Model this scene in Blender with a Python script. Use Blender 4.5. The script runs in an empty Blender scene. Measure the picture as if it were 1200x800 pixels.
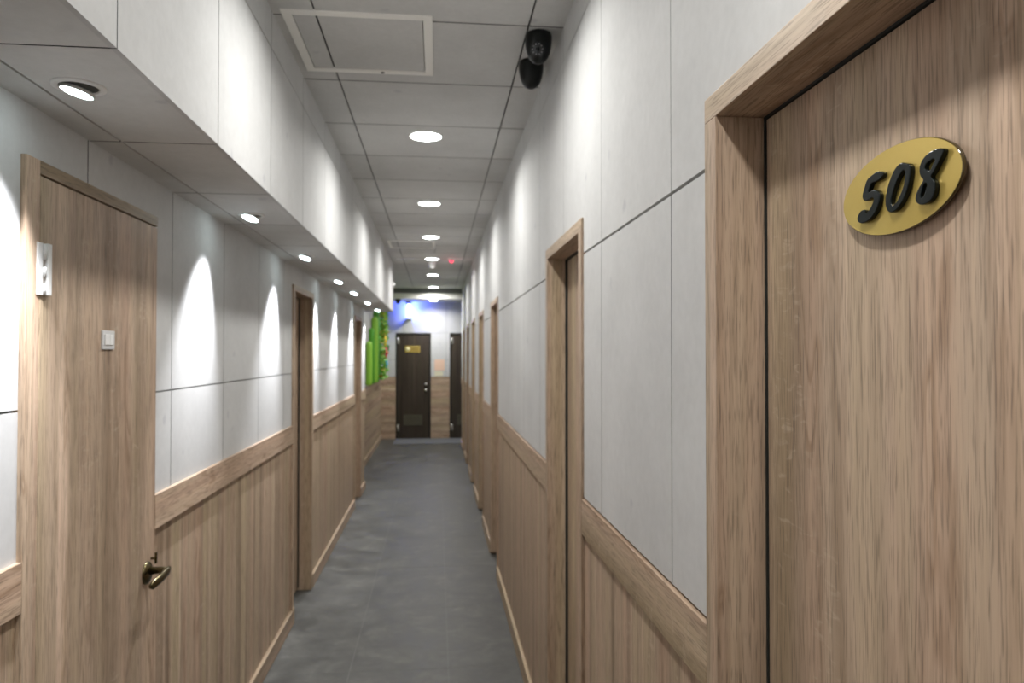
import bpy, bmesh, math, random
from mathutils import Vector, Matrix
random.seed(7)
C = bpy.context.scene.collection
R = math.radians

# ------------------------------------------------------------------ dimensions (metres)
E = 1.65                       # eye height
XL, XR = -0.88, 0.45           # corridor walls
CEIL = E + 1.172
SOF = E + 0.54                 # underside of the boxed soffit
XB = -0.565                    # side face of the boxed soffit
YN = -3.0                      # closed end behind the camera
YE = 14.2                      # far end wall
YC = 9.05                      # left wall steps back here
XREC = -1.06
YBE = 9.55                     # soffit box stops here
YBEAM = 13.2
LOWC = E + 1.0
YRE = 13.32                    # right wall stops here
XV = 1.15
RAILL, RAILR = E - 0.440, E - 0.446
RAILH = 0.107
BASEH = 0.093
GL, GR = E - 0.122, E + 0.309  # horizontal joints
UGL, UGR = E + 1.044, E + 1.052

# ------------------------------------------------------------------ materials
def newmat(name):
    m = bpy.data.materials.new(name); m.use_nodes = True
    nt = m.node_tree
    b = nt.nodes['Principled BSDF']
    return m, nt, b

def plain(name, col, rough=0.5, metal=0.0, **kw):
    m, nt, b = newmat(name)
    b.inputs['Base Color'].default_value = (*col, 1)
    b.inputs['Roughness'].default_value = rough
    b.inputs['Metallic'].default_value = metal
    for k, v in kw.items(): b.inputs[k].default_value = v
    n = nt.nodes.new('ShaderNodeTexNoise'); n.inputs['Scale'].default_value = 60
    mr = nt.nodes.new('ShaderNodeMapRange')
    mr.inputs['To Min'].default_value = max(0, rough - .04); mr.inputs['To Max'].default_value = min(1, rough + .04)
    nt.links.new(n.outputs['Fac'], mr.inputs['Value']); nt.links.new(mr.outputs['Result'], b.inputs['Roughness'])
    return m

def emit(name, col, strength):
    m, nt, b = newmat(name)
    b.inputs['Base Color'].default_value = (*col, 1)
    b.inputs['Emission Color'].default_value = (*col, 1)
    b.inputs['Emission Strength'].default_value = strength
    return m

def ramp(nt, stops, interp='LINEAR'):
    r = nt.nodes.new('ShaderNodeValToRGB'); r.color_ramp.interpolation = interp
    el = r.color_ramp.elements
    while len(el) > 1: el.remove(el[-1])
    el[0].position = stops[0][0]; el[0].color = (*stops[0][1], 1)
    for p, c in stops[1:]:
        e = el.new(p); e.color = (*c, 1)
    return r

def noise(nt, vec, scale, detail=3, rough=.5, dist=0.0):
    n = nt.nodes.new('ShaderNodeTexNoise')
    n.inputs['Scale'].default_value = scale; n.inputs['Detail'].default_value = detail
    n.inputs['Roughness'].default_value = rough; n.inputs['Distortion'].default_value = dist
    nt.links.new(vec, n.inputs['Vector']); return n.outputs['Fac']

def mapping(nt, src, scale, loc=(0, 0, 0)):
    mp = nt.nodes.new('ShaderNodeMapping'); mp.inputs['Scale'].default_value = scale
    mp.inputs['Location'].default_value = loc
    nt.links.new(src, mp.inputs['Vector']); return mp.outputs['Vector']

def mix(nt, fac, a, b, mode='MIX'):
    m = nt.nodes.new('ShaderNodeMix'); m.data_type = 'RGBA'; m.blend_type = mode
    if isinstance(fac, (int, float)): m.inputs['Factor'].default_value = fac
    else: nt.links.new(fac, m.inputs['Factor'])
    for s, v in (('A', a), ('B', b)):
        sock = [i for i in m.inputs if i.name == s and i.type == 'RGBA'][0]
        if isinstance(v, tuple): sock.default_value = (*v, 1)
        else: nt.links.new(v, sock)
    return [o for o in m.outputs if o.type == 'RGBA'][0]

def mrange(nt, v, a, b, c=0.0, d=1.0):
    mr = nt.nodes.new('ShaderNodeMapRange')
    for k, x in (('From Min', a), ('From Max', b), ('To Min', c), ('To Max', d)): mr.inputs[k].default_value = x
    nt.links.new(v, mr.inputs['Value']); return mr.outputs['Result']

def wood(name, axis, tint=1.0, seed=0.0, band=1.0, rough=.48):
    """pale sawn-oak laminate, grain along the given axis"""
    m, nt, b = newmat(name)
    tc = nt.nodes.new('ShaderNodeTexCoord'); obj = tc.outputs['Object']
    def sc(u, g):
        v = [u, u, u]; v[axis] = g; return tuple(v)
    loc = (seed * 3.1, seed * 1.7, seed * 2.3)
    wide = noise(nt, mapping(nt, obj, sc(20 * band, .40), loc), 1, 2, .5, .35)
    mid = noise(nt, mapping(nt, obj, sc(46 * band, 1.3), loc), 1, 3, .6, .5)
    fine = noise(nt, mapping(nt, obj, sc(170, 5.0), loc), 1, 4, .68, .15)
    pore = noise(nt, mapping(nt, obj, sc(380, 16.0), loc), 1, 2, .5)
    cath = noise(nt, mapping(nt, obj, sc(15, 2.2), loc), 1, 2, .5, 1.1)
    t = lambda c: tuple(x * tint for x in c)
    base = ramp(nt, [(.28, t((.300, .220, .152))), (.42, t((.425, .322, .234))), (.52, t((.510, .390, .290))),
                     (.60, t((.470, .364, .262))), (.72, t((.650, .512, .390)))])
    nt.links.new(wide, base.inputs['Fac'])
    hue = noise(nt, mapping(nt, obj, sc(12 * band, .12), (4, 9, 2)), 1, 2, .5, .2)
    hr = ramp(nt, [(.36, (1.05, .985, .97)), (.5, (1, 1, 1)), (.64, (.97, .995, .90))]); nt.links.new(hue, hr.inputs['Fac'])
    basec = mix(nt, 1.0, base.outputs['Color'], hr.outputs['Color'], 'MULTIPLY')
    midr = ramp(nt, [(.25, (.62, .58, .55)), (.42, (.88, .85, .83)), (.55, (1, 1, 1)), (.72, (1.12, 1.10, 1.06))])
    nt.links.new(mid, midr.inputs['Fac'])
    col = mix(nt, .5, basec, midr.outputs['Color'], 'MULTIPLY')
    finer = ramp(nt, [(.32, (.60, .56, .53)), (.46, (.92, .905, .89)), (.6, (1.07, 1.06, 1.05))])
    nt.links.new(fine, finer.inputs['Fac'])
    col = mix(nt, .6, col, finer.outputs['Color'], 'MULTIPLY')
    # cathedral figure: thin dark arcs only where the wide bands are low
    cr = ramp(nt, [(.55, (1, 1, 1)), (.615, (.78, .74, .70)), (.64, (.70, .65, .60)), (.665, (1, 1, 1))])
    nt.links.new(cath, cr.inputs['Fac'])
    msk = mrange(nt, hue, .54, .44)
    col = mix(nt, msk, col, mix(nt, .9, col, cr.outputs['Color'], 'MULTIPLY'))
    # pale ray flecks across the grain
    fl = noise(nt, mapping(nt, obj, sc(26, 75), loc), 1, 2, .5, .8)
    flm = mrange(nt, fl, .58, .70)
    where = mrange(nt, noise(nt, mapping(nt, obj, sc(11, 1.6), (7, 3, 1)), 1, 2), .52, .64)
    mu = nt.nodes.new('ShaderNodeMath'); mu.operation = 'MULTIPLY'
    nt.links.new(flm, mu.inputs[0]); nt.links.new(where, mu.inputs[1])
    mu2 = nt.nodes.new('ShaderNodeMath'); mu2.operation = 'MULTIPLY'; mu2.inputs[1].default_value = .5
    nt.links.new(mu.outputs[0], mu2.inputs[0])
    col = mix(nt, mu2.outputs[0], col, t((.56, .45, .34)))
    pr = mrange(nt, pore, .36, .47, .55, 1.0)
    cmb = nt.nodes.new('ShaderNodeCombineColor')
    for i in range(3): nt.links.new(pr, cmb.inputs[i])
    col = mix(nt, .8, col, cmb.outputs[0], 'MULTIPLY')
    nt.links.new(col, b.inputs['Base Color'])
    b.inputs['Roughness'].default_value = rough
    b.inputs['Specular IOR Level'].default_value = .35
    bp = nt.nodes.new('ShaderNodeBump'); bp.inputs['Strength'].default_value = .12; bp.inputs['Distance'].default_value = .001
    nt.links.new(fine, bp.inputs['Height']); nt.links.new(bp.outputs['Normal'], b.inputs['Normal'])
    return m

def cement(name, col, spots=True):
    m, nt, b = newmat(name)
    tc = nt.nodes.new('ShaderNodeTexCoord'); obj = tc.outputs['Object']
    n1 = noise(nt, obj, 2.3, 4, .6); n2 = noise(nt, obj, 45, 3, .6)
    a = ramp(nt, [(.3, tuple(x * .90 for x in col)), (.7, tuple(x * 1.06 for x in col))])
    nt.links.new(n1, a.inputs['Fac'])
    f = ramp(nt, [(.3, (.95, .95, .95)), (.7, (1.03, 1.03, 1.03))])
    nt.links.new(n2, f.inputs['Fac'])
    c = mix(nt, .8, a.outputs['Color'], f.outputs['Color'], 'MULTIPLY')
    if spots:
        v = nt.nodes.new('ShaderNodeTexVoronoi'); v.inputs['Scale'].default_value = 4.6
        v.inputs['Randomness'].default_value = .8
        wob = nt.nodes.new('ShaderNodeVectorMath'); wob.operation = 'ADD'
        nn = nt.nodes.new('ShaderNodeTexNoise'); nn.inputs['Scale'].default_value = 22
        nt.links.new(obj, nn.inputs['Vector'])
        s = nt.nodes.new('ShaderNodeVectorMath'); s.operation = 'SCALE'; s.inputs['Scale'].default_value = .05
        nt.links.new(nn.outputs['Color'], s.inputs[0])
        nt.links.new(obj, wob.inputs[0]); nt.links.new(s.outputs[0], wob.inputs[1])
        nt.links.new(wob.outputs[0], v.inputs['Vector'])
        k = mrange(nt, v.outputs['Distance'], .10, .05, 0, .48)
        c = mix(nt, k, c, (col[0] * .66, col[1] * .66, col[2] * .72))
    nt.links.new(c, b.inputs['Base Color'])
    b.inputs['Roughness'].default_value = .72
    b.inputs['Specular IOR Level'].default_value = .3
    bp = nt.nodes.new('ShaderNodeBump'); bp.inputs['Strength'].default_value = .08; bp.inputs['Distance'].default_value = .001
    nt.links.new(n2, bp.inputs['Height']); nt.links.new(bp.outputs['Normal'], b.inputs['Normal'])
    return m

def floor_mat():
    m, nt, b = newmat('dark stone vinyl tile')
    tc = nt.nodes.new('ShaderNodeTexCoord'); obj = tc.outputs['Object']
    n1 = noise(nt, mapping(nt, obj, (4.2, 4.6, 1)), 1, 7, .68, .5)
    n2 = noise(nt, mapping(nt, obj, (14, 18, 1)), 1, 4, .6)
    a = ramp(nt, [(.30, (.044, .045, .041)), (.45, (.068, .068, .062)), (.56, (.090, .090, .082)), (.72, (.148, .147, .132))])
    nt.links.new(n1, a.inputs['Fac'])
    f = ramp(nt, [(.3, (.86, .86, .86)), (.7, (1.10, 1.10, 1.10))]); nt.links.new(n2, f.inputs['Fac'])
    c = mix(nt, .8, a.outputs['Color'], f.outputs['Color'], 'MULTIPLY')
    nt.links.new(c, b.inputs['Base Color'])
    rr = mrange(nt, n1, .3, .7, .42, .56); nt.links.new(rr, b.inputs['Roughness'])
    b.inputs['Specular IOR Level'].default_value = .4
    return m

W_Z = wood('oak laminate vertical grain', 2)
W_ZD = wood('oak laminate door grain', 2, .98, 2.0, .5)
W_ZR = wood('oak laminate panelling grain', 2, .98, 5.0, .9)
W_Y = wood('oak laminate grain along the wall', 1, .97, 1.0)
W_X = wood('oak laminate grain across', 0, 1.03, 3.0, .5)
CEM = cement('pale grey cement board', (.545, .545, .54))
CEMC = cement('grey cement board overhead', (.62, .617, .605))
GAP = plain('dark joint', (.02, .02, .02), .9)
GAPG = plain('grey joint', (.16, .165, .16), .8)
FLOOR = floor_mat()
JOINTF = plain('pale tile joint', (.155, .155, .145), .6)
WHITE = plain('white powder coat', (.93, .915, .87), .45)
WHITEP = plain('white plastic', (.80, .80, .79), .4)
BLACK = plain('black plastic', (.005, .006, .006), .36, 0.0, **{'Specular IOR Level': .3})
RUBBER = plain('black rubber seal', (.012, .014, .012), .6)
LENSG = plain('smoked lens', (.035, .037, .04), .15)
LED = plain('grey infrared led', (.20, .20, .21), .3)
BRASS = plain('dark antique brass', (.13, .105, .055), .24, .95)
STEEL = plain('satin steel', (.55, .54, .51), .35, .9)
GOLD = plain('gold mirror acrylic', (.60, .44, .12), .22, .55)
GOLDD = plain('engraved gold', (.30, .21, .05), .4, .4)
CREAMG = plain('pale cream emblem', (.66, .60, .32), .4)
EDGE = plain('bronze acrylic edge', (.075, .052, .020), .12, 0.0)
GLOSSB = plain('gloss black acrylic', (.004, .007, .007), .22, 0.0, **{'Specular IOR Level': .25})
DKDOOR = wood('dark wenge laminate', 2, .105, 9.0)
DKFRAME = plain('dark brown frame', (.016, .014, .011), .5)
VENT = plain('dark bronze louvre', (.10, .095, .065), .5)
MATM = plain('grey doormat', (.125, .13, .138), .85)
GREEN1 = plain('light green foam', (.33, .68, .07), .5)
GREEN2 = plain('deep green foam', (.085, .36, .02), .55)
LEAFM = plain('yellow green leaves', (.16, .38, .03), .55)
LEAFY = plain('golden leaves', (.50, .36, .05), .55)
YEL = plain('yellow petals', (.80, .50, .03), .5)
RED = plain('red petals', (.65, .03, .06), .5)
BLU = plain('sky blue petals', (.04, .40, .62), .5)
PAPER1 = plain('peach paper', (.72, .50, .38), .8)
PAPER2 = plain('cream paper', (.66, .62, .46), .8)
LAMP = emit('led diffuser', (.95, 1.0, .97), 14.0)
SPOT = emit('cool led spot lens', (.80, .97, 1.0), 16.0)
REDL = emit('red indicator lamp', (1.0, .08, .14), .8)
UVT = emit('violet blue tube', (.55, .62, 1.0), 2.5)

# ------------------------------------------------------------------ mesh helpers
class MB:
    def __init__(s): s.bm = bmesh.new()
    def box(s, x0, x1, y0, y1, z0, z1, mi=0, bevel=0.0, ymi=None):
        if x1 < x0: x0, x1 = x1, x0
        if y1 < y0: y0, y1 = y1, y0
        if z1 < z0: z0, z1 = z1, z0
        vs = [s.bm.verts.new((x, y, z)) for x in (x0, x1) for y in (y0, y1) for z in (z0, z1)]
        fs = []
        for q in ((0, 1, 3, 2), (4, 6, 7, 5), (0, 4, 5, 1), (2, 3, 7, 6), (0, 2, 6, 4), (1, 5, 7, 3)):
            f = s.bm.faces.new([vs[i] for i in q]); f.material_index = mi; fs.append(f)
        if ymi is not None: fs[2].material_index = fs[3].material_index = ymi
        if bevel:
            ed = list({e for f in fs for e in f.edges})
            r = bmesh.ops.bevel(s.bm, geom=ed, offset=bevel, segments=2, affect='EDGES', profile=.6)
            for f in r['faces']: f.material_index = mi
        return s
    def lathe(s, prof, n=32, mat=Matrix(), mi=0):
        """profile of (radius, height) about local z"""
        rings = []
        for r, h in prof:
            if r < 1e-6: rings.append([s.bm.verts.new(mat @ Vector((0, 0, h)))])
            else: rings.append([s.bm.verts.new(mat @ Vector((r * math.cos(2 * math.pi * k / n), r * math.sin(2 * math.pi * k / n), h))) for k in range(n)])
        for a, b in zip(rings, rings[1:]):
            for k in range(n):
                k2 = (k + 1) % n
                if len(a) == 1 and len(b) == 1: continue
                if len(a) == 1: f = s.bm.faces.new((a[0], b[k], b[k2]))
                elif len(b) == 1: f = s.bm.faces.new((a[k], b[0], a[k2]))
                else: f = s.bm.faces.new((a[k], b[k], b[k2], a[k2]))
                f.material_index = mi; f.smooth = True
        return s
    def tube(s, pts, radii, n=12, mi=0, squash=None):
        pts = [Vector(p) for p in pts]; rings = []
        for i, p in enumerate(pts):
            d = (pts[min(i + 1, len(pts) - 1)] - pts[max(i - 1, 0)]).normalized()
            a = Vector((0, 0, 1)) if abs(d.z) < .9 else Vector((1, 0, 0))
            u = d.cross(a).normalized(); v = u.cross(d).normalized()
            r = radii[i] if isinstance(radii, (list, tuple)) else radii
            sq = squash or (1, 1)
            rings.append([s.bm.verts.new(p + u * r * sq[0] * math.cos(2 * math.pi * k / n) + v * r * sq[1] * math.sin(2 * math.pi * k / n)) for k in range(n)])
        for a, b in zip(rings, rings[1:]):
            for k in range(n):
                f = s.bm.faces.new((a[k], a[(k + 1) % n], b[(k + 1) % n], b[k])); f.smooth = True; f.material_index = mi
        s.bm.faces.new(rings[0][::-1]).material_index = mi
        s.bm.faces.new(rings[-1]).material_index = mi
        return s
    def build(s, name, mats, parent=None, loc=None, bevel=0.0, local=None):
        """local: offset subtracted from the vertices so the mesh sits in its parent's frame"""
        if local is not None:
            for v in s.bm.verts: v.co -= Vector(local)
        bmesh.ops.recalc_face_normals(s.bm, faces=s.bm.faces[:])
        me = bpy.data.meshes.new(name); s.bm.to_mesh(me); s.bm.free()
        o = bpy.data.objects.new(name, me); C.objects.link(o)
        for m in (mats if isinstance(mats, (list, tuple)) else [mats]): me.materials.append(m)
        if parent: o.parent = parent
        if loc: o.location = loc
        if bevel:
            b = o.modifiers.new('soft edge', 'BEVEL'); b.width = bevel; b.segments = 2; b.limit_method = 'ANGLE'
        return o

def tag(o, label=None, cat=None, group=None, kind=None):
    if label: o['label'] = label
    if cat: o['category'] = cat
    if group: o['group'] = group
    if kind: o['kind'] = kind
    return o

def empty(name, loc, label, cat, group=None, kind=None):
    o = bpy.data.objects.new(name, None); C.objects.link(o); o.location = loc; o.empty_display_size = .05
    return tag(o, label, cat, group, kind)

def light(name, typ, loc, rot, parent=None, **kw):
    l = bpy.data.lights.new(name, typ)
    for k, v in kw.items(): setattr(l, k, v)
    o = bpy.data.objects.new(name, l); C.objects.link(o); o.location = loc; o.rotation_euler = rot
    if parent: o.parent = parent
    return o

def subtract(rect, holes):
    """rect (a0,a1,b0,b1) minus a list of holes -> list of rects"""
    out = [rect]
    for h in holes:
        nxt = []
        for (a0, a1, b0, b1) in out:
            c0, c1, d0, d1 = max(a0, h[0]), min(a1, h[1]), max(b0, h[2]), min(b1, h[3])
            if c0 >= c1 or d0 >= d1: nxt.append((a0, a1, b0, b1)); continue
            if a0 < c0: nxt.append((a0, c0, b0, b1))
            if c1 < a1: nxt.append((c1, a1, b0, b1))
            if b0 < d0: nxt.append((c0, c1, b0, d0))
            if d1 < b1: nxt.append((c0, c1, d1, b1))
        out = nxt
    return [r for r in out if r[1] - r[0] > .003 and r[3] - r[2] > .003]

def cells(a0, a1, start, step, cuts):
    """intervals between a0 and a1 split at start+k*step, each shrunk by half a joint"""
    xs = [a0]; k = math.ceil((a0 - start) / step)
    while start + k * step < a1 - .01:
        if start + k * step > a0 + .01: xs.append(start + k * step)
        k += 1
    xs.append(a1)
    return [(p + (cuts if i else 0), q - (cuts if i < len(xs) - 2 else 0)) for i, (p, q) in enumerate(zip(xs, xs[1:]))]

# ------------------------------------------------------------------ door openings (outer edges of the frames)
TOPL, TOPR = E + .424, E + .420
RD = [(.43, 1.165), (2.205, 2.945), (5.33, 6.03), (7.02, 7.74), (8.62, 9.34), (10.22, 10.92), (11.75, 12.45)]
LD = [(1.636, 2.366), (4.545, 5.270), (7.90, 8.56)]
FW = .048                      # frame face width
DR = .522                      # recessed right doors: plane of the leaf
DL = -.962
INS = .012
def holes(doors, top): return [(a + INS, b - INS, -.1, top - INS) for a, b in doors]

# ------------------------------------------------------------------ walls
def panel_wall(name, x, out, y0, y1, zones, ystart, ystep, hl, label, kind='structure'):
    """cement boards with open joints on a dark backing; out = +1/-1 direction away from the corridor"""
    m = MB()
    for (z0, z1, top_joint, bot_joint, gy) in zones:
        for (a, b) in cells(y0, y1, ystart, ystep, gy):
            for r in subtract((a, b, z0 + bot_joint, z1 - top_joint), hl):
                m.box(x, x + out * .012, r[0], r[1], r[2], r[3], 0, ymi=1)
    zmin = min(z[0] for z in zones); zmax = max(z[1] for z in zones)
    for r in subtract((y0, y1, zmin, zmax), hl):
        m.box(x + out * .0105, x + out * .05, r[0], r[1], r[2], r[3], 1)
    return tag(m.build(name, [CEM, GAPG]), label, 'wall', kind=kind)

hR, hL = holes(RD, TOPR), holes(LD, TOPL)
panel_wall('wall_right', XR, 1, YN, YRE, [(RAILR - .02, GR, .0035, .0255, .0018), (GR, UGR, .0018, .0035, .0013), (UGR, CEIL, 0, .0018, .0013)],
           1.363, .60, hR, 'pale grey cement board wall along the right side above the oak panelling')
panel_wall('wall_left', XL, -1, YN, YC, [(RAILL - .02, GL, .0026, 0, .0024), (GL, SOF, 0, .0026, .0024)],
           1.34, .594, hL, 'grey cement board wall along the left side under the spotlights')
# return where the left wall steps back, and the recessed piece beyond
m = MB(); m.box(XREC, XL - .05, YC - .05, YC, BASEH, SOF)
tag(m.build('wall_step', [CEM]), 'narrow grey return where the left wall steps back behind the third door', 'wall', kind='structure')
panel_wall('wall_alcove', XREC, -1, YC, YE, [(E - .50, GL, .002, 0, .0014), (GL, CEIL, 0, .002, .0014)], 9.3, .6, [],
           'set-back grey wall at the far left behind the green columns')
# wainscot cladding
def wains(name, x, out, y0, y1, ztop, hl, label, mat):
    m = MB()
    for r in subtract((y0, y1, 0, ztop), hl):
        m.box(x, x + out * .05, r[0], r[1], r[2], r[3])
    return tag(m.build(name, [mat]), label, 'wall panelling', kind='structure')
wains('trim_1', XR + .001, 1, YN, YRE, RAILR - .02, hR, 'oak wall panelling below the rail on the right side', W_ZR)
wains('trim_2', XL - .001, -1, YN, YC, RAILL - .02, hL, 'oak wall panelling below the rail on the left side', W_Z)
wains('trim_3', XREC - .001, -1, YC, YE, E - .50, [], 'oak wall panelling under the green columns in the far left alcove', W_Y)
m = MB(); m.box(XREC, XL - .05, YC - .048, YC + .001, 0, RAILL)
tag(m.build('trim_4', [W_Z]), 'oak end board on the corner where the left wall steps back', 'wall panelling', kind='structure')

def gaps(y0, y1, doors):
    out = []; a = y0
    for d in doors:
        if d[0] > a: out.append((a, d[0]))
        a = d[1]
    if a < y1: out.append((a, y1))
    return out

PR = .008                       # how far rails and frames stand proud (right)
PL = .012
m = MB()
for a, b in gaps(YN, YRE, RD): m.box(XR - PR, XR + .0095, a + .0005, b - .0005, RAILR - RAILH, RAILR, 0, .0012)
tag(m.build('trim_5', [W_Y]), 'flat oak dado rail along the right wall', 'wall trim', kind='structure')
m = MB()
for a, b in gaps(YN, YC, LD): m.box(XL - .004, XL + PL, a + .0005, b - .0005, RAILL - RAILH, RAILL, 0, .0016)
tag(m.build('trim_6', [W_Y]), 'flat oak dado rail along the left wall', 'wall trim', kind='structure')
m = MB()
for a, b in gaps(YN, YRE, RD): m.box(XR - .014, XR + .004, a, b, 0, BASEH, 0, .003)
tag(m.build('baseboard_right', [W_Y]), 'oak baseboard at the foot of the right wall', 'baseboard', kind='structure')
m = MB()
for a, b in gaps(YN, YC, LD): m.box(XL - .004, XL + .016, a, b, 0, BASEH, 0, .003)
m.box(XREC, XREC + .016, YC + .01, YE, 0, BASEH, 0, .003)
tag(m.build('baseboard_left', [W_Y]), 'oak baseboard at the foot of the left wall', 'baseboard', kind='structure')

# ------------------------------------------------------------------ floor
m = MB()
m.box(-1.2, 1.3, YN - .05, YE + .1, -.06, 0, 0)
fl = tag(m.build('floor', [FLOOR]), 'dark grey stone-look tile floor', 'floor', kind='structure')
m = MB()
for x in (-.447, .063): m.box(x - .0012, x + .0012, YN, YE, -.001, .0006)
for k in range(-4, 20): m.box(XL, XR, 3.86 + .915 * k - .0008, 3.86 + .915 * k + .0008, -.001, .0005)
m.build('tile_joints', [JOINTF], fl)
m = MB(); m.box(-.79, 1.0, 13.34, YE - .02, 0, .012, 0, .003)
tag(m.build('door_mat', [MATM]), 'grey mat strip on the floor in front of the dark doors', 'mat')

# ------------------------------------------------------------------ ceiling
CGX = (-.420, .325)
HATCH = (-.535, -.018, 2.52, 3.06)
HATCH2 = (-.52, -.02, 7.62, 8.14)
m = MB()
strips = [(XB - .02, CGX[0] - .0035), (CGX[0] + .0035, CGX[1] - .0035), (CGX[1] + .0035, XR + .02)]
hh = [(h[0] + .02, h[1] - .02, h[2] + .02, h[3] - .02) for h in (HATCH, HATCH2)]
for (a, b) in strips:
    for (c, d) in cells(YN, YBEAM, 1.378, .594, .0032):
        for r in subtract((a, b, c, d), hh): m.box(r[0], r[1], r[2], r[3], CEIL, CEIL + .012, 0, ymi=1)
for (c, d) in cells(YBE, YBEAM, 1.378, .594, .0018): m.box(XREC - .02, XB - .0225, c, d, CEIL, CEIL + .012, 0)
m.box(-1.2, XR + .1, YN - .05, YBEAM, CEIL + .009, CEIL + .05, 1)
tag(m.build('ceiling', [CEMC, GAP]), 'grey cement board ceiling with dark joints', 'ceiling', kind='structure')
m = MB()
m.box(XREC - .02, XV, YBEAM + .06, YE + .05, LOWC, LOWC + .03, 0)
tag(m.build('ceiling_lower', [CEMC]), 'lower grey ceiling in front of the dark end doors', 'ceiling', kind='structure')
m = MB()
m.box(XREC - .02, XV, YBEAM, YBEAM + .10, LOWC - .012, LOWC + .085, 0, .004)
m.box(XREC - .02, XV, YBEAM + .02, YBEAM + .12, LOWC + .085, CEIL + .03, 1)  # dark upper band, shade of the shadow gap put into its colour
tag(m.build('trim_7', [WHITE, GAPG]), 'cream fascia strip across the ceiling at the far end', 'wall trim', kind='structure')

# boxed soffit on the left
m = MB()
for (c, d) in cells(YN, YBE, 1.345, .597, .0020):
    m.box(XB, XB - .012, c, d, SOF, UGL - .002, 0, ymi=1)
    m.box(XB, XB - .012, c, d, UGL + .002, CEIL, 0, ymi=1)
m.box(XB - .0085, XB - .05, YN, YBE - .001, SOF + .004, CEIL + .005, 1)
m.box(XREC, XB - .001, YBE - .02, YBE, SOF, CEIL, 0)
tag(m.build('wall_soffit', [CEM, GAPG]), 'pale grey upright face of the boxed soffit on the left', 'wall', kind='structure')
m = MB()
SGX = -.803
for (c, d) in cells(YN, YBE - .02, 1.345, .597, .0026):
    if c < YC: m.box(XL - .02, SGX - .0032, c, min(d, YC - .002), SOF, SOF + .012, 0, ymi=1)
    m.box(SGX + .0032, XB - .0122, c, d, SOF, SOF + .012, 0, ymi=1)
m.box(XREC, SGX - .003, YC + .001, YBE - .02, SOF, SOF + .012, 0)
m.box(XREC - .02, XB - .012, YN, YBE - .022, SOF + .009, SOF + .04, 1)
tag(m.build('ceiling_soffit', [CEMC, GAP]), 'grey underside of the boxed soffit holding the spotlights', 'ceiling', kind='structure')

# ------------------------------------------------------------------ far end wall
D1 = (-.787, -.115); D2 = (.247, .915); DT = E + .397
eh = [(D1[0] + .01, D1[1] - .01, -.1, DT - .01), (D2[0] + .01, D2[1] - .01, -.1, DT - .01)]
EW = E - .447
m = MB()
for (a, b) in [(XREC - .02, -.652), (-.648, .178), (.182, XV)]:
    for (z0, z1) in [(EW, GL - .002), (GL + .002, E + .40), (E + .404, LOWC + .03)]:
        for r in subtract((a, b, z0, z1), eh): m.box(r[0], r[1], YE, YE + .012, r[2], r[3], 0)
for r in subtract((XREC - .02, XV, EW, CEIL), eh): m.box(r[0], r[1], YE + .0085, YE + .05, r[2], r[3], 1)
tag(m.build('wall_end', [CEM, GAPG]), 'pale grey end wall around the two dark doors', 'wall', kind='structure')
m = MB()
for k in range(8):
    z0 = k * EW / 8; z1 = (k + 1) * EW / 8 - .003
    for r in subtract((XREC - .02, XV, z0, z1), eh): m.box(r[0], r[1], YE - .004, YE + .05, r[2], r[3], 0)
tag(m.build('trim_8', [W_X]), 'horizontal oak boards on the lower end wall beside the dark doors', 'wall panelling', kind='structure')
m = MB(); m.box(XV, XV + .05, YRE - .05, YE + .05, 0, LOWC + .05); m.box(XR + .051, XV + .05, YRE - .05, YRE, 0, LOWC + .05)
tag(m.build('wall_side', [CEM]), 'side wall of the small lobby hidden round the right corner', 'wall', kind='structure')
m = MB(); m.box(-1.2, 1.2, YN - .05, YN, 0, CEIL + .05)
tag(m.build('wall_back', [CEM]), 'closing wall behind the viewer', 'wall', kind='structure')

def dark_door(name, x0, x1, label):
    o = MB()
    o.box(x0 + .035, x1 - .035, YE + .004, YE + .044, .012, DT - .035, 0, .002)
    d = o.build(name, [DKDOOR]); tag(d, label, 'door', kind='structure')
    f = MB()
    f.box(x0, x0 + .033, YE - .012, YE + .05, 0, DT, 0); f.box(x1 - .033, x1, YE - .012, YE + .05, 0, DT, 0)
    f.box(x0 + .033, x1 - .033, YE - .012, YE + .05, DT - .033, DT, 0)
    f.box(x0 + .033, x1 - .033, YE + .046, YE + .06, 0, DT - .033, 0)
    f.build('door_frame', [DKFRAME], d, bevel=.002)
    for zc in (E + .245, E - 1.43):
        h = MB(); xa = x0 + .034
        h.tube([(xa, YE - .012, zc - .062), (xa, YE - .012, zc + .062)], .012, 10)
        h.box(xa + .003, xa + .032, YE - .003, YE + .006, zc - .062, zc + .062)
        h.build('hinge', [STEEL], d)
    v = MB(); va, vb = x0 + .15, x1 - .165
    v.box(va, vb, YE - .004, YE + .006, E - 1.39, E - 1.38); v.box(va, vb, YE - .004, YE + .006, E - 1.195, E - 1.185)
    v.box(va, va + .01, YE - .004, YE + .006, E - 1.38, E - 1.195); v.box(vb - .01, vb, YE - .004, YE + .006, E - 1.38, E - 1.195)
    for k in range(9):
        z = E - 1.372 + k * .02
        v.box(va + .01, vb - .01, YE - .002, YE + .005, z, z + .013)
    v.build('louvre_vent', [VENT], d)
    k = MB(); xk = x1 - .095; T = lambda z: Matrix.Translation((xk, YE + .004, z)) @ Matrix.Rotation(R(90), 4, 'X')
    k.lathe([(0, .03), (.018, .028), (.024, .02), (.024, .012), (.028, .01), (.028, 0)], 20, T(E - .60))
    k.build('deadbolt', [STEEL], d)
    k = MB()
    k.lathe([(0, .062), (.02, .058), (.027, .045), (.022, .03), (.012, .024), (.012, .008), (.031, .006), (.031, 0)], 20, T(E - .705))
    k.build('door_knob', [STEEL], d)
    return d
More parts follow.
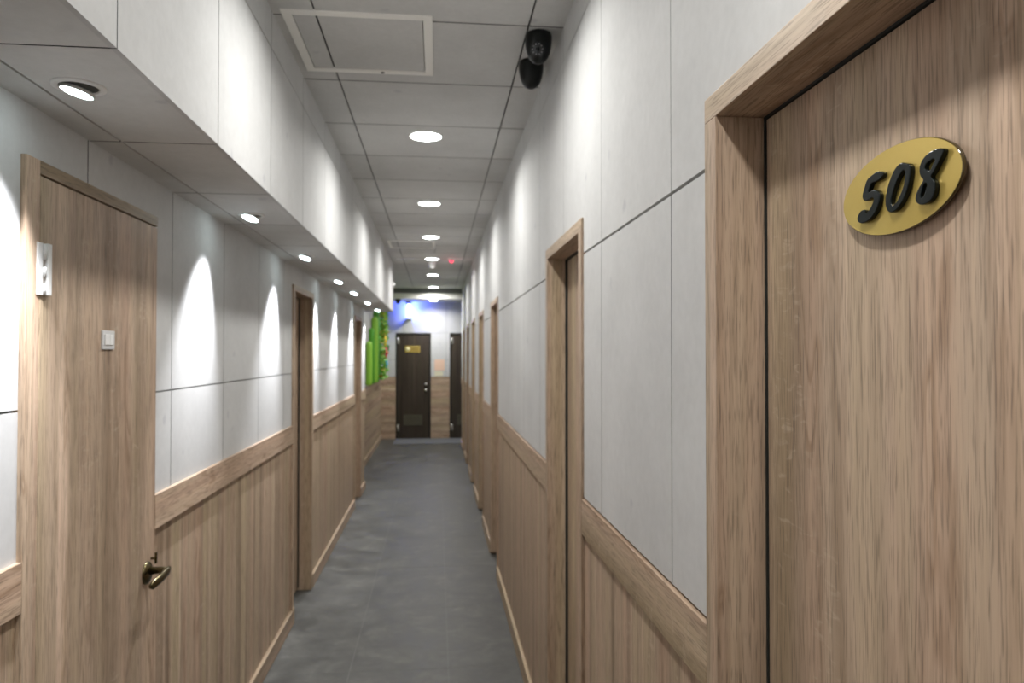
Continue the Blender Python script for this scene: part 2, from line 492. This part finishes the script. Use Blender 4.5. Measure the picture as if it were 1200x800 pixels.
dark_door('door_1', D1[0], D1[1], 'dark brown end door with a gold sign and a louvre vent')
dark_door('door_2', D2[0], D2[1], 'dark brown end door half hidden behind the right wall')

# gold sign on the first dark door
s = empty('door_sign', (-.468, YE, E + .083), 'small gold sign plate on the dark end door', 'sign')
m = MB(); m.box(-.142, .142, -.004, .004, -.064, .064, 0, .003); m.build('sign_plate', [GOLD], s)
m = MB(); m.lathe([(0, .003), (.040, .003), (.042, 0)], 24, Matrix.Translation((-.09, -.003, 0)) @ Matrix.Rotation(R(90), 4, 'X'))
m.build('emblem', [CREAMG], s)
m = MB()
m.box(-.032, .010, -.0055, -.003, -.032, .032); m.box(.026, .112, -.0055, -.003, -.030, .030)
m.build('engraved_panel', [GOLDD], s)

# papers between the dark doors
m = MB(); m.box(-.048, .150, YE - .003, YE, E - .330, E - .118); tag(m.build('notice_paper', [PAPER1]), 'peach paper notice on the end wall between the dark doors', 'notice')
m = MB(); m.box(-.045, .118, YE - .003, YE, E - .437, E - .345); tag(m.build('notice_paper', [PAPER2]), 'small cream paper just under the peach notice', 'notice')

# ------------------------------------------------------------------ right hand doors (recessed)
def recessed_door(n, side, y0, y1, top, label):
    """side=+1 right wall, -1 left wall"""
    if side > 0: xf, xi, xd = XR - PR, DR, DR
    else: xf, xi, xd = XL + PL, DL, DL
    d = MB()
    g = .0055
    ya, yb = y0 + FW, y1 - FW; zt = top - .040
    d.box(xd + side * .003, xd + side * .04, ya + g, yb - g, .008, zt - g, 0, .0012)
    root = d.build('door_%d' % n, [W_ZD]); tag(root, label, 'door', kind='structure')
    f = MB()
    # face strips + jamb linings as L shapes
    f.box(xf, xd + side * .05, y0, ya, .02 if y1 > 4 and side > 0 else 0, zt, 0)
    f.box(xf, xd + side * .05, yb, y1, .02 if y1 > 4 and side > 0 else 0, zt, 0)
    f.build('door_jamb', [W_ZR], root, bevel=.0012)
    f = MB(); f.box(xf, xd + side * .05, y0, y1, zt + .0002, top, 0)
    f.build('door_head', [W_Y], root, bevel=.0012)
    s_ = MB()
    so = .0005 if y0 < 1 and side > 0 else -.007
    s_.box(xd + side * .022, xd + side * .06, ya, yb, 0, zt + .0001, 0)
    for q0, q1 in ((ya, ya + .004), (yb - .004, yb)): s_.box(xd + side * so, xd + side * .02, q0, q1, .02, zt - .0002, 0)
    s_.box(xd + side * so, xd + side * .02, ya + .0041, yb - .0041, zt - .004, zt - .0001, 0)
    s_.build('door_seal', [RUBBER], root)
    return root
rl = ['oak door beside the camera bearing the gold oval number plate',
      'recessed oak door second along the right wall, first one past the numbered door',
      'recessed oak door third along the right wall',
      'recessed oak door fourth along the right wall',
      'recessed oak door fifth along the right wall',
      'recessed oak door sixth along the right wall near the far end',
      'last recessed oak door on the right wall before the far end']
RDO = [recessed_door(3 + i, 1, a, b, TOPR, rl[i]) for i, (a, b) in enumerate(RD)]
for o, (a, b) in zip(RDO, RD):          # lever handle, on the side away from the far jamb
    m = MB(); y = a + FW + .06; z = .97
    m.lathe([(0, .01), (.022, .01), (.026, .006), (.026, 0)], 20, Matrix.Translation((DR + .003, y, z)) @ Matrix.Rotation(R(-90), 4, 'Y'))
    m.tube([(DR, y, z), (DR - .022, y, z), (DR - .028, y + .012, z), (DR - .026, y + .11, z)], [.009, .009, .009, .007], 10)
    m.build('door_handle', [BRASS], o)

LDO2 = recessed_door(11, -1, LD[1][0], LD[1][1], TOPL, 'recessed oak door halfway along the left wall')
LDO3 = recessed_door(12, -1, LD[2][0], LD[2][1], TOPL - .015, 'recessed oak door at the far end of the left wall')
m = MB(); m.box(XL + .001, XL + .017, LD[1][0] + .002, LD[1][0] + FW, 0, .10, 0, .004); m.build('plinth_block', [W_X], LDO2)

# oval plate on the left recessed door
p = empty('number_plate', (DL + .001, 4.90, E + .185), 'dark oval plate on the recessed door halfway along the left wall', 'door plate')
m = MB(); m.lathe([(0, .008), (.5, .008), (.5, 0), (0, 0)], 40, Matrix.Rotation(R(90), 4, 'Y') @ Matrix.Diagonal((.11, .22, 1, 1)))
m.build('oval_base', [BLACK], p)
m = MB(); m.lathe([(0, .0095), (.44, .0095), (.44, .007)], 40, Matrix.Rotation(R(90), 4, 'Y') @ Matrix.Diagonal((.11, .22, 1, 1)))
m.build('oval_face', [GOLDD], p)

# ------------------------------------------------------------------ left flush door
y0, y1 = LD[0]; xf = XL + PL
d = MB(); d.box(xf - .034, xf + .0005, y0 + .056, y1 - .004, .012, TOPL - .034, 0, .0015)
ld = d.build('door_10', [W_ZD]); tag(ld, 'flush oak door on the left wall with a brass lever handle', 'door', kind='structure')
f = MB()
f.box(XL - .05, xf + .001, y0, y0 + .053, 0, TOPL, 0)
f.box(XL - .05, xf - .036, y1 - .04, y1, 0, TOPL, 0)
f.build('door_jamb', [W_Z], ld, bevel=.0012)
f = MB(); f.box(XL - .05, xf + .001, y0 + .0535, y1, TOPL - .0295, TOPL, 0)
f.box(XL - .05, xf - .036, y0 + .0535, y1 - .041, TOPL - .08, TOPL - .03, 0)
f.build('door_head', [W_Y], ld, bevel=.0012)
f = MB(); f.box(XL - .05, xf - .012, y0 + .053, y1 - .041, TOPL - .033, TOPL - .0297, 0); f.box(XL - .05, xf - .012, y0 + .0532, y0 + .0558, 0, TOPL - .034, 0)
f.box(XL - .06, xf - .038, y0 + .053, y1 - .041, 0, TOPL - .08)
f.build('door_seal', [RUBBER], ld)
def hinge(yc, z0, z1, par):
    h = MB()
    h.box(xf, xf + .004, yc - .026, yc - .004, z0, z1, 0, .0008)
    h.box(xf, xf + .011, yc + .003, yc + .020, z0, z1, 0, .002)
    n = 3; q = (z1 - z0) / n
    for k in range(n):
        h.tube([(xf + .005, yc - .001, z0 + q * k + .0015), (xf + .005, yc - .001, z0 + q * (k + (1 if k != 1 else 1)) - (.014 if k < 2 else .002))], .0045, 12)
    for k in range(5):
        h.box(xf + .002, xf + .006, yc + .019, yc + .024, z0 + .01 + k * .021, z0 + .02 + k * .021, 0, .001)
    h.build('hinge', [WHITEP], par)
hinge(y0 + .066, E + .128, E + .243, ld); hinge(y0 + .066, .18, .30, ld)
# small pale sliding plate
pl = MB(); yc = 2.022
pl.box(xf, xf + .005, yc - .036, yc + .036, E + .010, E + .060, 0, .002)
plate = pl.build('switch_plate', [plain('pale grey plastic', (.60, .60, .60), .4)]); tag(plate, 'small pale grey plastic plate on the flush left door', 'plate')
q = MB(); q.box(xf + .005, xf + .008, yc - .026, yc + .001, E + .022, E + .050, 0, .001); q.box(xf + .005, xf + .007, yc + .005, yc + .024, E + .022, E + .050, 0, .001)
q.build('rocker', [WHITEP], plate)
# lever handle
yh, zh = 2.298, E - .660
hd = MB()
hd.lathe([(0, .013), (.018, .013), (.030, .009), (.034, .004), (.034, 0)], 32, Matrix.Translation((xf, yh, zh)) @ Matrix.Rotation(R(90), 4, 'Y'))
hroot = hd.build('door_handle', [BRASS], ld)
hroot['label'] = 'antique brass rosette and lever'
hd = MB()
hd.tube([(xf + .010, yh, zh + .006), (xf + .05, yh, zh + .008), (xf + .062, yh - .004, zh + .008)], [.012, .0095, .010], 14)
hd.tube([(xf + .062, yh + .012, zh + .008), (xf + .064, yh - .012, zh + .006), (xf + .063, yh - .06, zh), (xf + .060, yh - .112, zh - .004), (xf + .056, yh - .122, zh - .004)],
        [.008, .0125, .0120, .0105, .005], 16, squash=(.72, 1.15))
hd.build('lever', [BRASS], hroot)
hd = MB(); hd.tube([(xf, yh + .035, zh + .034), (xf + .018, yh + .035, zh + .034)], .004, 10); hd.box(xf + .012, xf + .018, yh + .031, yh + .039, zh + .018, zh + .052, 0, .001)
hd.build('thumb_turn', [BRASS], hroot)

# ------------------------------------------------------------------ number plate 508
FPX = 852.0
def cam_axes():
    d = Vector(((512 - 600) / FPX, (414 - 400) / FPX, 1)).normalized()      # corridor direction in camera space (x right, y down, z forward)
    roll = .0022
    up = Vector((math.sin(roll), -math.cos(roll), 0)); up = (up - d * up.dot(d)).normalized()
    r = up.cross(d)
    if r.x < 0: r = -r
    return r, d, up
AX = cam_axes()
PC = (.770, E + .186)                      # plate centre (along corridor, height)
PA, PB = .1067, .0500
plate = empty('number_plate', (DR + .003, PC[0], PC[1]), 'gold oval door plate with raised black number 508', 'door plate')
YZ = Matrix(((0, 0, -1), (-1, 0, 0), (0, 1, 0))).to_4x4()       # local x -> -Y, y -> Z, z -> -X
m = MB(); T = YZ @ Matrix.Diagonal((PA, PB, 1, 1))
m.lathe([(.7, 0), (.7, .0058), (1, .0060), (1.0, .0090), (.985, .0099)], 96, T); m.build('plate_edge', [EDGE], plate)
m = MB(); m.lathe([(0, .0100), (.986, .0100)], 96, T); m.build('plate_face', [GOLD], plate)
# outlines of the three numerals on the plate, millimetres from its centre (x to the right, y up)
DIGITS = [[[(-39.89, 17.65), (-16.59, 18.44), (-14.22, 14.7), (-17.48, 12.04), (-26.52, 10.23), (-36.59, 9.58), (-40.05, 5.31), (-42.34, 0.75), (-35.01, 0.94), (-26.67, -1.22), (-21.3, -5.9), (-21.39, -12.82), (-26.11, -21.8), (-34.55, -29.18), (-46.57, -33.24), (-61.54, -31.88), (-65.08, -27.59), (-62.31, -21.87), (-56.02, -18.73), (-50.75, -19.46), (-48.17, -23.03), (-42.11, -21.66), (-35.23, -15.95), (-31.78, -9.63), (-33.93, -7.36), (-40.22, -8.04), (-48.85, -8.05), (-53.2, -5.09), (-54.02, -0.28), (-50.41, 6.64), (-45.08, 15.13)]], [[(18.89, 19.22), (25.94, 16.97), (32.86, 13.54), (34.67, 8.61), (33.31, 0.01), (29.39, -10.47), (23.54, -19.82), (14.35, -27.83), (6.36, -31.25), (-3.1, -30.25), (-7.84, -24.21), (-9.11, -15.4), (-6.21, -4.93), (0.11, 6.34), (8.3, 15.28)], [(22.65, 10.41), (25.83, 8.79), (25.74, 1.84), (22.41, -8.06), (16.46, -16.65), (7.79, -23.99), (2.41, -24.58), (0.43, -20.8), (2.58, -11.97), (8.75, -1.59), (16.11, 6.66)]], [[(82.69, 17.53), (86.19, 15.48), (84.96, 11.35), (79.56, 5.45), (72.25, -2.56), (67.29, -7.98), (70.9, -12.17), (73.26, -17.69), (71.95, -24.83), (66.98, -31.23), (58.25, -33.59), (48.07, -31.93), (43.58, -28.0), (42.99, -23.59), (46.98, -16.75), (53.49, -10.58), (55.42, -8.49), (51.67, -3.35), (49.83, 3.07), (51.2, 9.53), (56.36, 14.53), (65.17, 18.03), (74.95, 18.63)], [(74.21, 8.51), (71.13, 5.18), (66.78, -0.35), (61.82, 0.06), (58.1, 2.68), (58.78, 6.72), (64.43, 9.02)], [(58.54, -11.76), (61.64, -14.16), (60.33, -18.06), (53.28, -26.64), (50.74, -25.25), (52.08, -20.44)]]]
def numeral(name, loops):
    cu = bpy.data.curves.new(name, 'CURVE'); cu.dimensions = '2D'; cu.fill_mode = 'BOTH'
    cu.extrude = .0019; cu.bevel_depth = .0012; cu.bevel_resolution = 3; cu.offset = -.0008
    for lp in loops:
        sp = cu.splines.new('BEZIER'); sp.bezier_points.add(len(lp) - 1); sp.use_cyclic_u = True; sp.resolution_u = 5
        for b, (u, v) in zip(sp.bezier_points, lp):
            b.co = (u / 1000, v / 1000 + .005, 0); b.handle_left_type = b.handle_right_type = 'AUTO'
    o = bpy.data.objects.new(name, cu); C.objects.link(o)
    bpy.context.view_layer.update()
    me = bpy.data.meshes.new_from_object(o.evaluated_get(bpy.context.evaluated_depsgraph_get()))
    bpy.data.objects.remove(o)
    me.transform(Matrix.Translation((-.0131, 0, 0)) @ YZ); me.materials.clear(); me.materials.append(GLOSSB)
    o = bpy.data.objects.new(name, me); C.objects.link(o); o.parent = plate
    return o
for nm, lp in zip(('numeral', 'numeral', 'numeral'), DIGITS): numeral(nm, lp)

# ------------------------------------------------------------------ ceiling downlights
LX = -.062
LYS = [-1.3, .50, 2.15, 3.925, 5.69, 7.343, 9.03, 10.90, 12.90]
names = [None, None, None,
         'round ceiling downlight nearest the camera, largest bright disc in view',
         'round ceiling downlight second in the row from the camera',
         'round ceiling downlight third in the row, before the far access hatch',
         'round ceiling downlight fourth in the row, beside the smoke detector',
         'round ceiling downlight fifth in the row, past the smoke detector',
         'round ceiling downlight sixth in the row, just before the cream fascia']
DL_W = 8.0
def downlight(x, y, z, label, power=1.0):
    r = empty('ceiling_downlight', (x, y, z), label or 'round ceiling downlight overhead behind the picture edge', 'ceiling light', 'ceiling downlights in a row')
    m = MB(); m.lathe([(.094, -.0002), (.094, -.004), (.090, -.0065), (.084, -.007), (.081, -.004), (.081, -.0002)], 40); m.build('trim_ring', [WHITEP], r)
    m = MB(); m.lathe([(0, -.015), (.04, -.0135), (.065, -.0095), (.081, -.0042)], 40); m.build('diffuser', [LAMP], r)
    l = light('lamp', 'AREA', (0, 0, -.0165), (0, 0, 0), r, shape='DISK', size=.15, energy=DL_W * power, color=(1.0, .985, .955), spread=R(156))
    return r
for y, nm in zip(LYS, names): downlight(LX, y, CEIL, nm)
downlight(LX, 13.70, LOWC, 'round downlight on the lower ceiling in front of the dark doors', 1.2)

# ------------------------------------------------------------------ soffit spotlights
SYS = [-1.2, .15, 1.545, 2.92, 4.11, 5.47, 6.50, 7.72, 9.06]
snames = [None, None, 'round spotlight in the left soffit above the flush oak door',
          'round spotlight in the left soffit, second from the camera',
          'round spotlight in the left soffit, third from the camera',
          'round spotlight in the left soffit, fourth from the camera',
          'round spotlight in the left soffit, fifth from the camera',
          'round spotlight in the left soffit, sixth from the camera',
          'round spotlight in the left soffit, farthest one near the green columns']
for y, nm in zip(SYS, snames):
    AIM = Vector((-.24, -.05 if 1 < y < 2 else -.25, -1)).to_track_quat('-Z', 'Y').to_euler()
    r = empty('soffit_spotlight', (-.722, y, SOF), nm or 'round spotlight in the left soffit behind the picture edge', 'spotlight', 'spotlights in the left soffit')
    m = MB(); m.lathe([(.050, 0), (.050, -.0025), (.048, -.004), (.038, -.0045), (.036, -.002), (.036, .0)], 40); m.build('trim_ring', [WHITEP], r)
    m = MB(); m.lathe([(0, -.0008), (.036, -.0012)], 32); m.build('recess_shade', [GAPG], r)  # flat dark disc, its colour stands in for the shaded hollow inside the ring
    tilt = Matrix.Translation((-.004, 0, -.0135)) @ AIM.to_matrix().to_4x4()
    m = MB(); m.lathe([(0, 0), (.027, -.001), (.030, .0)], 32, tilt); m.build('lens', [SPOT], r)
    m = MB(); m.lathe([(.030, -.001), (.032, -.001), (.033, .004), (.031, .007), (0, .0075)], 32, tilt); m.build('gimbal', [STEEL], r)
    light('lamp', 'SPOT', (-.010, -.004, -.024), AIM, r, energy=66, color=(.93, .95, 1.0), spot_size=R(60), spot_blend=1.0, shadow_soft_size=.018)

# ------------------------------------------------------------------ access hatches
def hatch(h, label, latch=True):
    cx, cy = (h[0] + h[1]) / 2, (h[2] + h[3]) / 2
    r = empty('ceiling_hatch', (cx, cy, CEIL), label, 'access hatch')
    hx, hy = (h[1] - h[0]) / 2, (h[3] - h[2]) / 2; w = .033
    m = MB()
    m.box(-hx, hx, -hy, -hy + w, -.005, .004); m.box(-hx, hx, hy - w, hy, -.005, .004)
    m.box(-hx, -hx + w, -hy + w, hy - w, -.005, .004); m.box(hx - w, hx, -hy + w, hy - w, -.005, .004)
    m.build('hatch_frame', [WHITE], r, bevel=.001)
    m = MB(); g = CGX[0] - cx
    m.box(-hx + w + .003, g - .0035, -hy + w + .003, hy - w - .003, -.001, .008, 0)
    m.box(g + .0035, hx - w - .003, -hy + w + .003, hy - w - .003, -.001, .008, 0)
    m.box(-hx + w, hx - w, -hy + w, hy - w, .0035, .0088, 1)
    m.build('hatch_panel', [CEMC, GAP], r)
    if latch:
        m = MB(); m.lathe([(0, -.0075), (.006, -.0075), (.008, -.005)], 20, Matrix.Translation((.05, hy - w / 2, 0))); m.build('latch', [BLACK], r)
hatch(HATCH, 'square white framed access hatch in the ceiling near the cameras')
hatch(HATCH2, 'square white framed access hatch farther along the ceiling', False)

# ------------------------------------------------------------------ dome cameras
def dome(x, y, z, rot, label, s=1.0):
    r = empty('security_camera', (x, y, z), label, 'security camera', 'black dome cameras'); r.rotation_euler = (0, 0, rot); r.scale = (s, s, s)
    m = MB(); m.lathe([(0, 0), (.040, 0), (.047, -.003), (.050, -.012), (.050, -.026), (.048, -.046), (.0435, -.068), (.036, -.088), (.0245, -.102), (.012, -.109), (0, -.111)], 40)
    m.build('housing', [BLACK], r)
    T = Matrix.Translation((0, -.032, -.070)) @ Matrix.Rotation(R(108), 4, 'X')       # faces -Y, a little downward
    m = MB(); m.lathe([(0, .012), (.014, .013), (.024, .011), (.026, .007), (.026, -.012)], 32, T); m.build('lens_window', [LENSG], r)
    m = MB()
    for k in range(10):
        a = 2 * math.pi * k / 10
        m.lathe([(0, .0145), (.0022, .0135), (.0028, .010)], 10, T @ Matrix.Translation((.018 * math.cos(a), .018 * math.sin(a), 0)))
    m.build('infrared_leds', [LED], r)
    m = MB(); m.lathe([(0, .018), (.005, .0165), (.0075, .012)], 20, T); m.build('lens', [GLOSSB], r)
dome(.368, 2.625, CEIL, R(-12), 'black dome camera on the ceiling facing the viewer, upper of the pair')
dome(.374, 2.880, CEIL, R(168), 'black dome camera on the ceiling turned away, lower of the pair')
dome(-.71, 13.42, LOWC, R(30), 'small dark dome camera on the low ceiling at the far end', .9)

# ------------------------------------------------------------------ small ceiling devices
r = empty('smoke_detector', (-.062, 9.32, CEIL), 'white smoke detector hanging under the fourth ceiling downlight', 'smoke detector')
m = MB(); m.lathe([(0, 0), (.052, 0), (.052, -.02), (.046, -.03)], 32); m.build('detector_base', [WHITEP], r)
m = MB(); m.lathe([(.040, -.028), (.040, -.06), (.034, -.078), (.020, -.088), (0, -.09)], 32); m.build('detector_head', [WHITEP], r)
r = empty('fire_sprinkler', (-.032, 7.98, CEIL), 'white sprinkler head hanging behind the third ceiling downlight', 'sprinkler')
m = MB(); m.lathe([(0, 0), (.030, 0), (.028, -.008), (.010, -.012), (.010, -.035)], 24); m.build('escutcheon', [WHITEP], r)
m = MB(); m.tube([(-.009, 0, -.034), (-.011, 0, -.052), (0, 0, -.066)], .003, 8); m.tube([(.009, 0, -.034), (.011, 0, -.052), (0, 0, -.066)], .003, 8); m.lathe([(0, -.064), (.018, -.066), (.018, -.069), (0, -.069)], 20); m.build('deflector', [WHITEP], r)
r = empty('alarm_indicator', (.176, 9.0, CEIL), 'red glowing alarm indicator on the ceiling near the right wall', 'alarm lamp')
m = MB(); m.lathe([(0, 0), (.048, 0), (.046, -.014), (.03, -.02)], 24); m.build('indicator_base', [WHITEP], r)
m = MB(); m.lathe([(.030, -.019), (.026, -.040), (.014, -.050), (0, -.053)], 24); m.build('red_lens', [REDL], r)
light('lamp', 'POINT', (0, 0, -.075), (0, 0, 0), r, energy=.10, color=(1, .08, .12), shadow_soft_size=.02)
m = MB(); m.box(.225, XR - .001, 8.992, 9.010, CEIL - .012, CEIL, 0, .002)
tag(m.build('cable_duct', [WHITEP]), 'short white cable duct from the red indicator to the right wall', 'cable duct')
m = MB(); m.box(-.50, -.16, 8.97, 8.99, CEIL - .012, CEIL, 0, .002)
tag(m.build('cable_duct', [WHITEP]), 'white cable duct on the ceiling left of the fourth downlight', 'cable duct')
r = empty('sensor_button', (XB - .0005, 9.44, E + .885), 'tiny white sensor on the far edge of the soffit face', 'sensor')
m = MB(); m.lathe([(0, .03), (.016, .028), (.026, .018), (.032, .004), (.032, 0)], 24, Matrix.Rotation(R(90), 4, 'Y')); m.build('sensor_dome', [WHITEP], r)

# ------------------------------------------------------------------ blue lamp on the end wall
r = empty('insect_lamp', (-.545, YE, E + .70), 'blue glowing wall lamp high on the end wall above the dark door', 'wall lamp')
m = MB(); m.box(-.050, .050, -.020, .0005, -.02, .27, 0, .004); m.build('backplate', [WHITEP], r)
m = MB(); m.tube([(.010, -.225, .0), (.010, -.225, .24)], .013, 16); m.box(-.012, .032, -.213, -.208, 0, .25); m.build('tube', [UVT], r)
m = MB(); m.box(-.045, .045, -.215, .0003, .252, .272, 0, .003); m.build('cap', [GAP], r)
m = MB(); m.box(-.055, .055, -.215, .0003, -.040, -.020, 0, .003); m.build('tray', [WHITEP], r)
light('lamp', 'AREA', (.02, -.20, .15), (R(97), 0, R(-8)), r, shape='RECTANGLE', size=.04, size_y=.2, energy=6.5, color=(.09, .15, 1.0))

# ------------------------------------------------------------------ green columns in the alcove
def column(x, y, rad, z0, z1, mat, label):
    m = MB(); n = 40; rings = []
    H = z1 - z0
    prof = [(0.80, 0), (.96, .02), (1, .06), (.97, H * .25), (1.0, H * .5), (.97, H * .75), (.99, H - rad * 1.3), (.86, H - rad * .7), (.60, H - rad * .25), (.25, H - .004)]
    for k, h in prof:
        ring = []
        for i in range(n):
            a = 2 * math.pi * i / n
            rr = rad * k * (1 + .075 * math.cos(10 * a))
            ring.append(m.bm.verts.new((x + rr * math.cos(a), y + rr * math.sin(a), z0 + h)))
        rings.append(ring)
    for a, b in zip(rings, rings[1:]):
        for i in range(n):
            f = m.bm.faces.new((a[i], a[(i + 1) % n], b[(i + 1) % n], b[i])); f.smooth = True
    m.bm.faces.new(rings[0][::-1]); m.bm.faces.new(rings[-1])
    return tag(m.build('artificial_cactus', [mat]), label, 'artificial plant', 'green cactus columns on the alcove wall')
ZS = E - .50 + .022
column(-1.014, 11.06, .048, ZS, E + .185, GREEN1, 'light green ribbed column, shorter one nearest the corridor')
column(-1.022, 11.55, .048, ZS, E + .40, GREEN2, 'dark green ribbed column between the two light green ones')
column(-1.006, 11.98, .052, ZS, E + .60, GREEN1, 'light green ribbed column, tallest of the pair')
column(-1.018, 12.35, .050, ZS, E + .72, GREEN2, 'dark green ribbed column behind the tallest light green one')
g = empty('artificial_foliage', (XREC + .058, 13.2, ZS), 'leafy green wall display with golden leaves and flowers at the far left', 'artificial plant')
def leafbunch(n, mat, name, size, seed, frac):
    rnd = random.Random(seed); m = MB()
    for k in range(n):
        y = rnd.uniform(-.55, .60); z = rnd.uniform(.02, 1.24); x = rnd.uniform(0, .055)
        L = size * rnd.uniform(.7, 1.3); w = L * .36
        a = rnd.uniform(-1.0, 1.0); up = rnd.uniform(-.4, .9)
        d = Vector((math.cos(a) * .9, math.sin(a), up)).normalized(); s = d.cross(Vector((.3, .2, 1))).normalized()
        p = Vector((x, y, z)); nrm = s.cross(d) * .012
        b = [p, p + d * L * .4 + s * w - nrm, p + d * L, p + d * L * .4 - s * w - nrm, p + d * L * .45 + nrm]
        vs = [m.bm.verts.new(q) for q in b]
        for q in ((0, 1, 4), (1, 2, 4), (2, 3, 4), (3, 0, 4)): m.bm.faces.new([vs[i] for i in q])
    o = m.build(name, [mat], g); o.modifiers.new('leaf thickness', 'SOLIDIFY').thickness = .0015
    return o
m = MB(); m.box(-.0579, -.03, -.62, .66, 0, 1.26, 0, .01); m.build('moss_board', [GREEN2], g)
leafbunch(330, LEAFM, 'green_leaves', .085, 3, 1); leafbunch(80, LEAFY, 'golden_leaves', .075, 5, 1)
def flower(y, z, mat, rad):
    m = MB(); c = Vector((.085, y, z))
    for k in range(6):
        a = 2 * math.pi * k / 6
        T = Matrix.Translation(c + Vector((0, math.cos(a) * rad * .55, math.sin(a) * rad * .55))) @ Matrix.Diagonal((.5, 1, 1, 1))
        m.lathe([(0, rad * .5), (rad * .35, rad * .36), (rad * .5, 0), (rad * .35, -rad * .36), (0, -rad * .5)], 12, T)
    m.lathe([(0, rad * .3), (rad * .25, 0), (0, -rad * .3)], 12, Matrix.Translation(c + Vector((rad * .2, 0, 0))))
    m.tube([(-.03, y, z), (.07, y, z)], .005, 6)
    m.build('flower', [mat], g)
flower(-.15, .70, YEL, .10); flower(.10, .49, RED, .105); flower(.25, .29, BLU, .085)

# ------------------------------------------------------------------ world, camera, colour
w = bpy.data.worlds.new('World'); bpy.context.scene.world = w; w.use_nodes = True
w.node_tree.nodes['Background'].inputs['Color'].default_value = (0.02, 0.02, 0.02, 1)
w.node_tree.nodes['Background'].inputs['Strength'].default_value = .1

cam = bpy.data.cameras.new('camera'); co = bpy.data.objects.new('camera', cam); C.objects.link(co)
cam.sensor_width = 36; cam.lens = 36 * FPX / 1200; cam.clip_start = .02
r_, d_, u_ = AX           # rows: world axes expressed in camera space (x right, y down, z forward)
# camera axes in world space: X_cam = (r.x, d.x, u.x), down = (r.y,d.y,u.y), forward = (r.z,d.z,u.z)
xc = Vector((r_.x, d_.x, u_.x)); yc = -Vector((r_.y, d_.y, u_.y)); zc = -Vector((r_.z, d_.z, u_.z))
M4 = Matrix((xc, yc, zc)).transposed().to_4x4(); M4.translation = Vector((0, 0, E))
co.matrix_world = M4
cam.dof.use_dof = True; cam.dof.focus_distance = .95
cam.dof.aperture_fstop = cam.lens / 3.6
bpy.context.scene.camera = co
sc = bpy.context.scene
sc.view_settings.view_transform = 'Standard'; sc.view_settings.look = 'None'
sc.view_settings.exposure = 0.68; sc.view_settings.gamma = 1; sc.view_settings.use_curve_mapping = False
sc.cycles.max_bounces = 10; sc.cycles.diffuse_bounces = 8
sc.cycles.use_denoising = True
sc.cycles.sample_clamp_indirect = 4
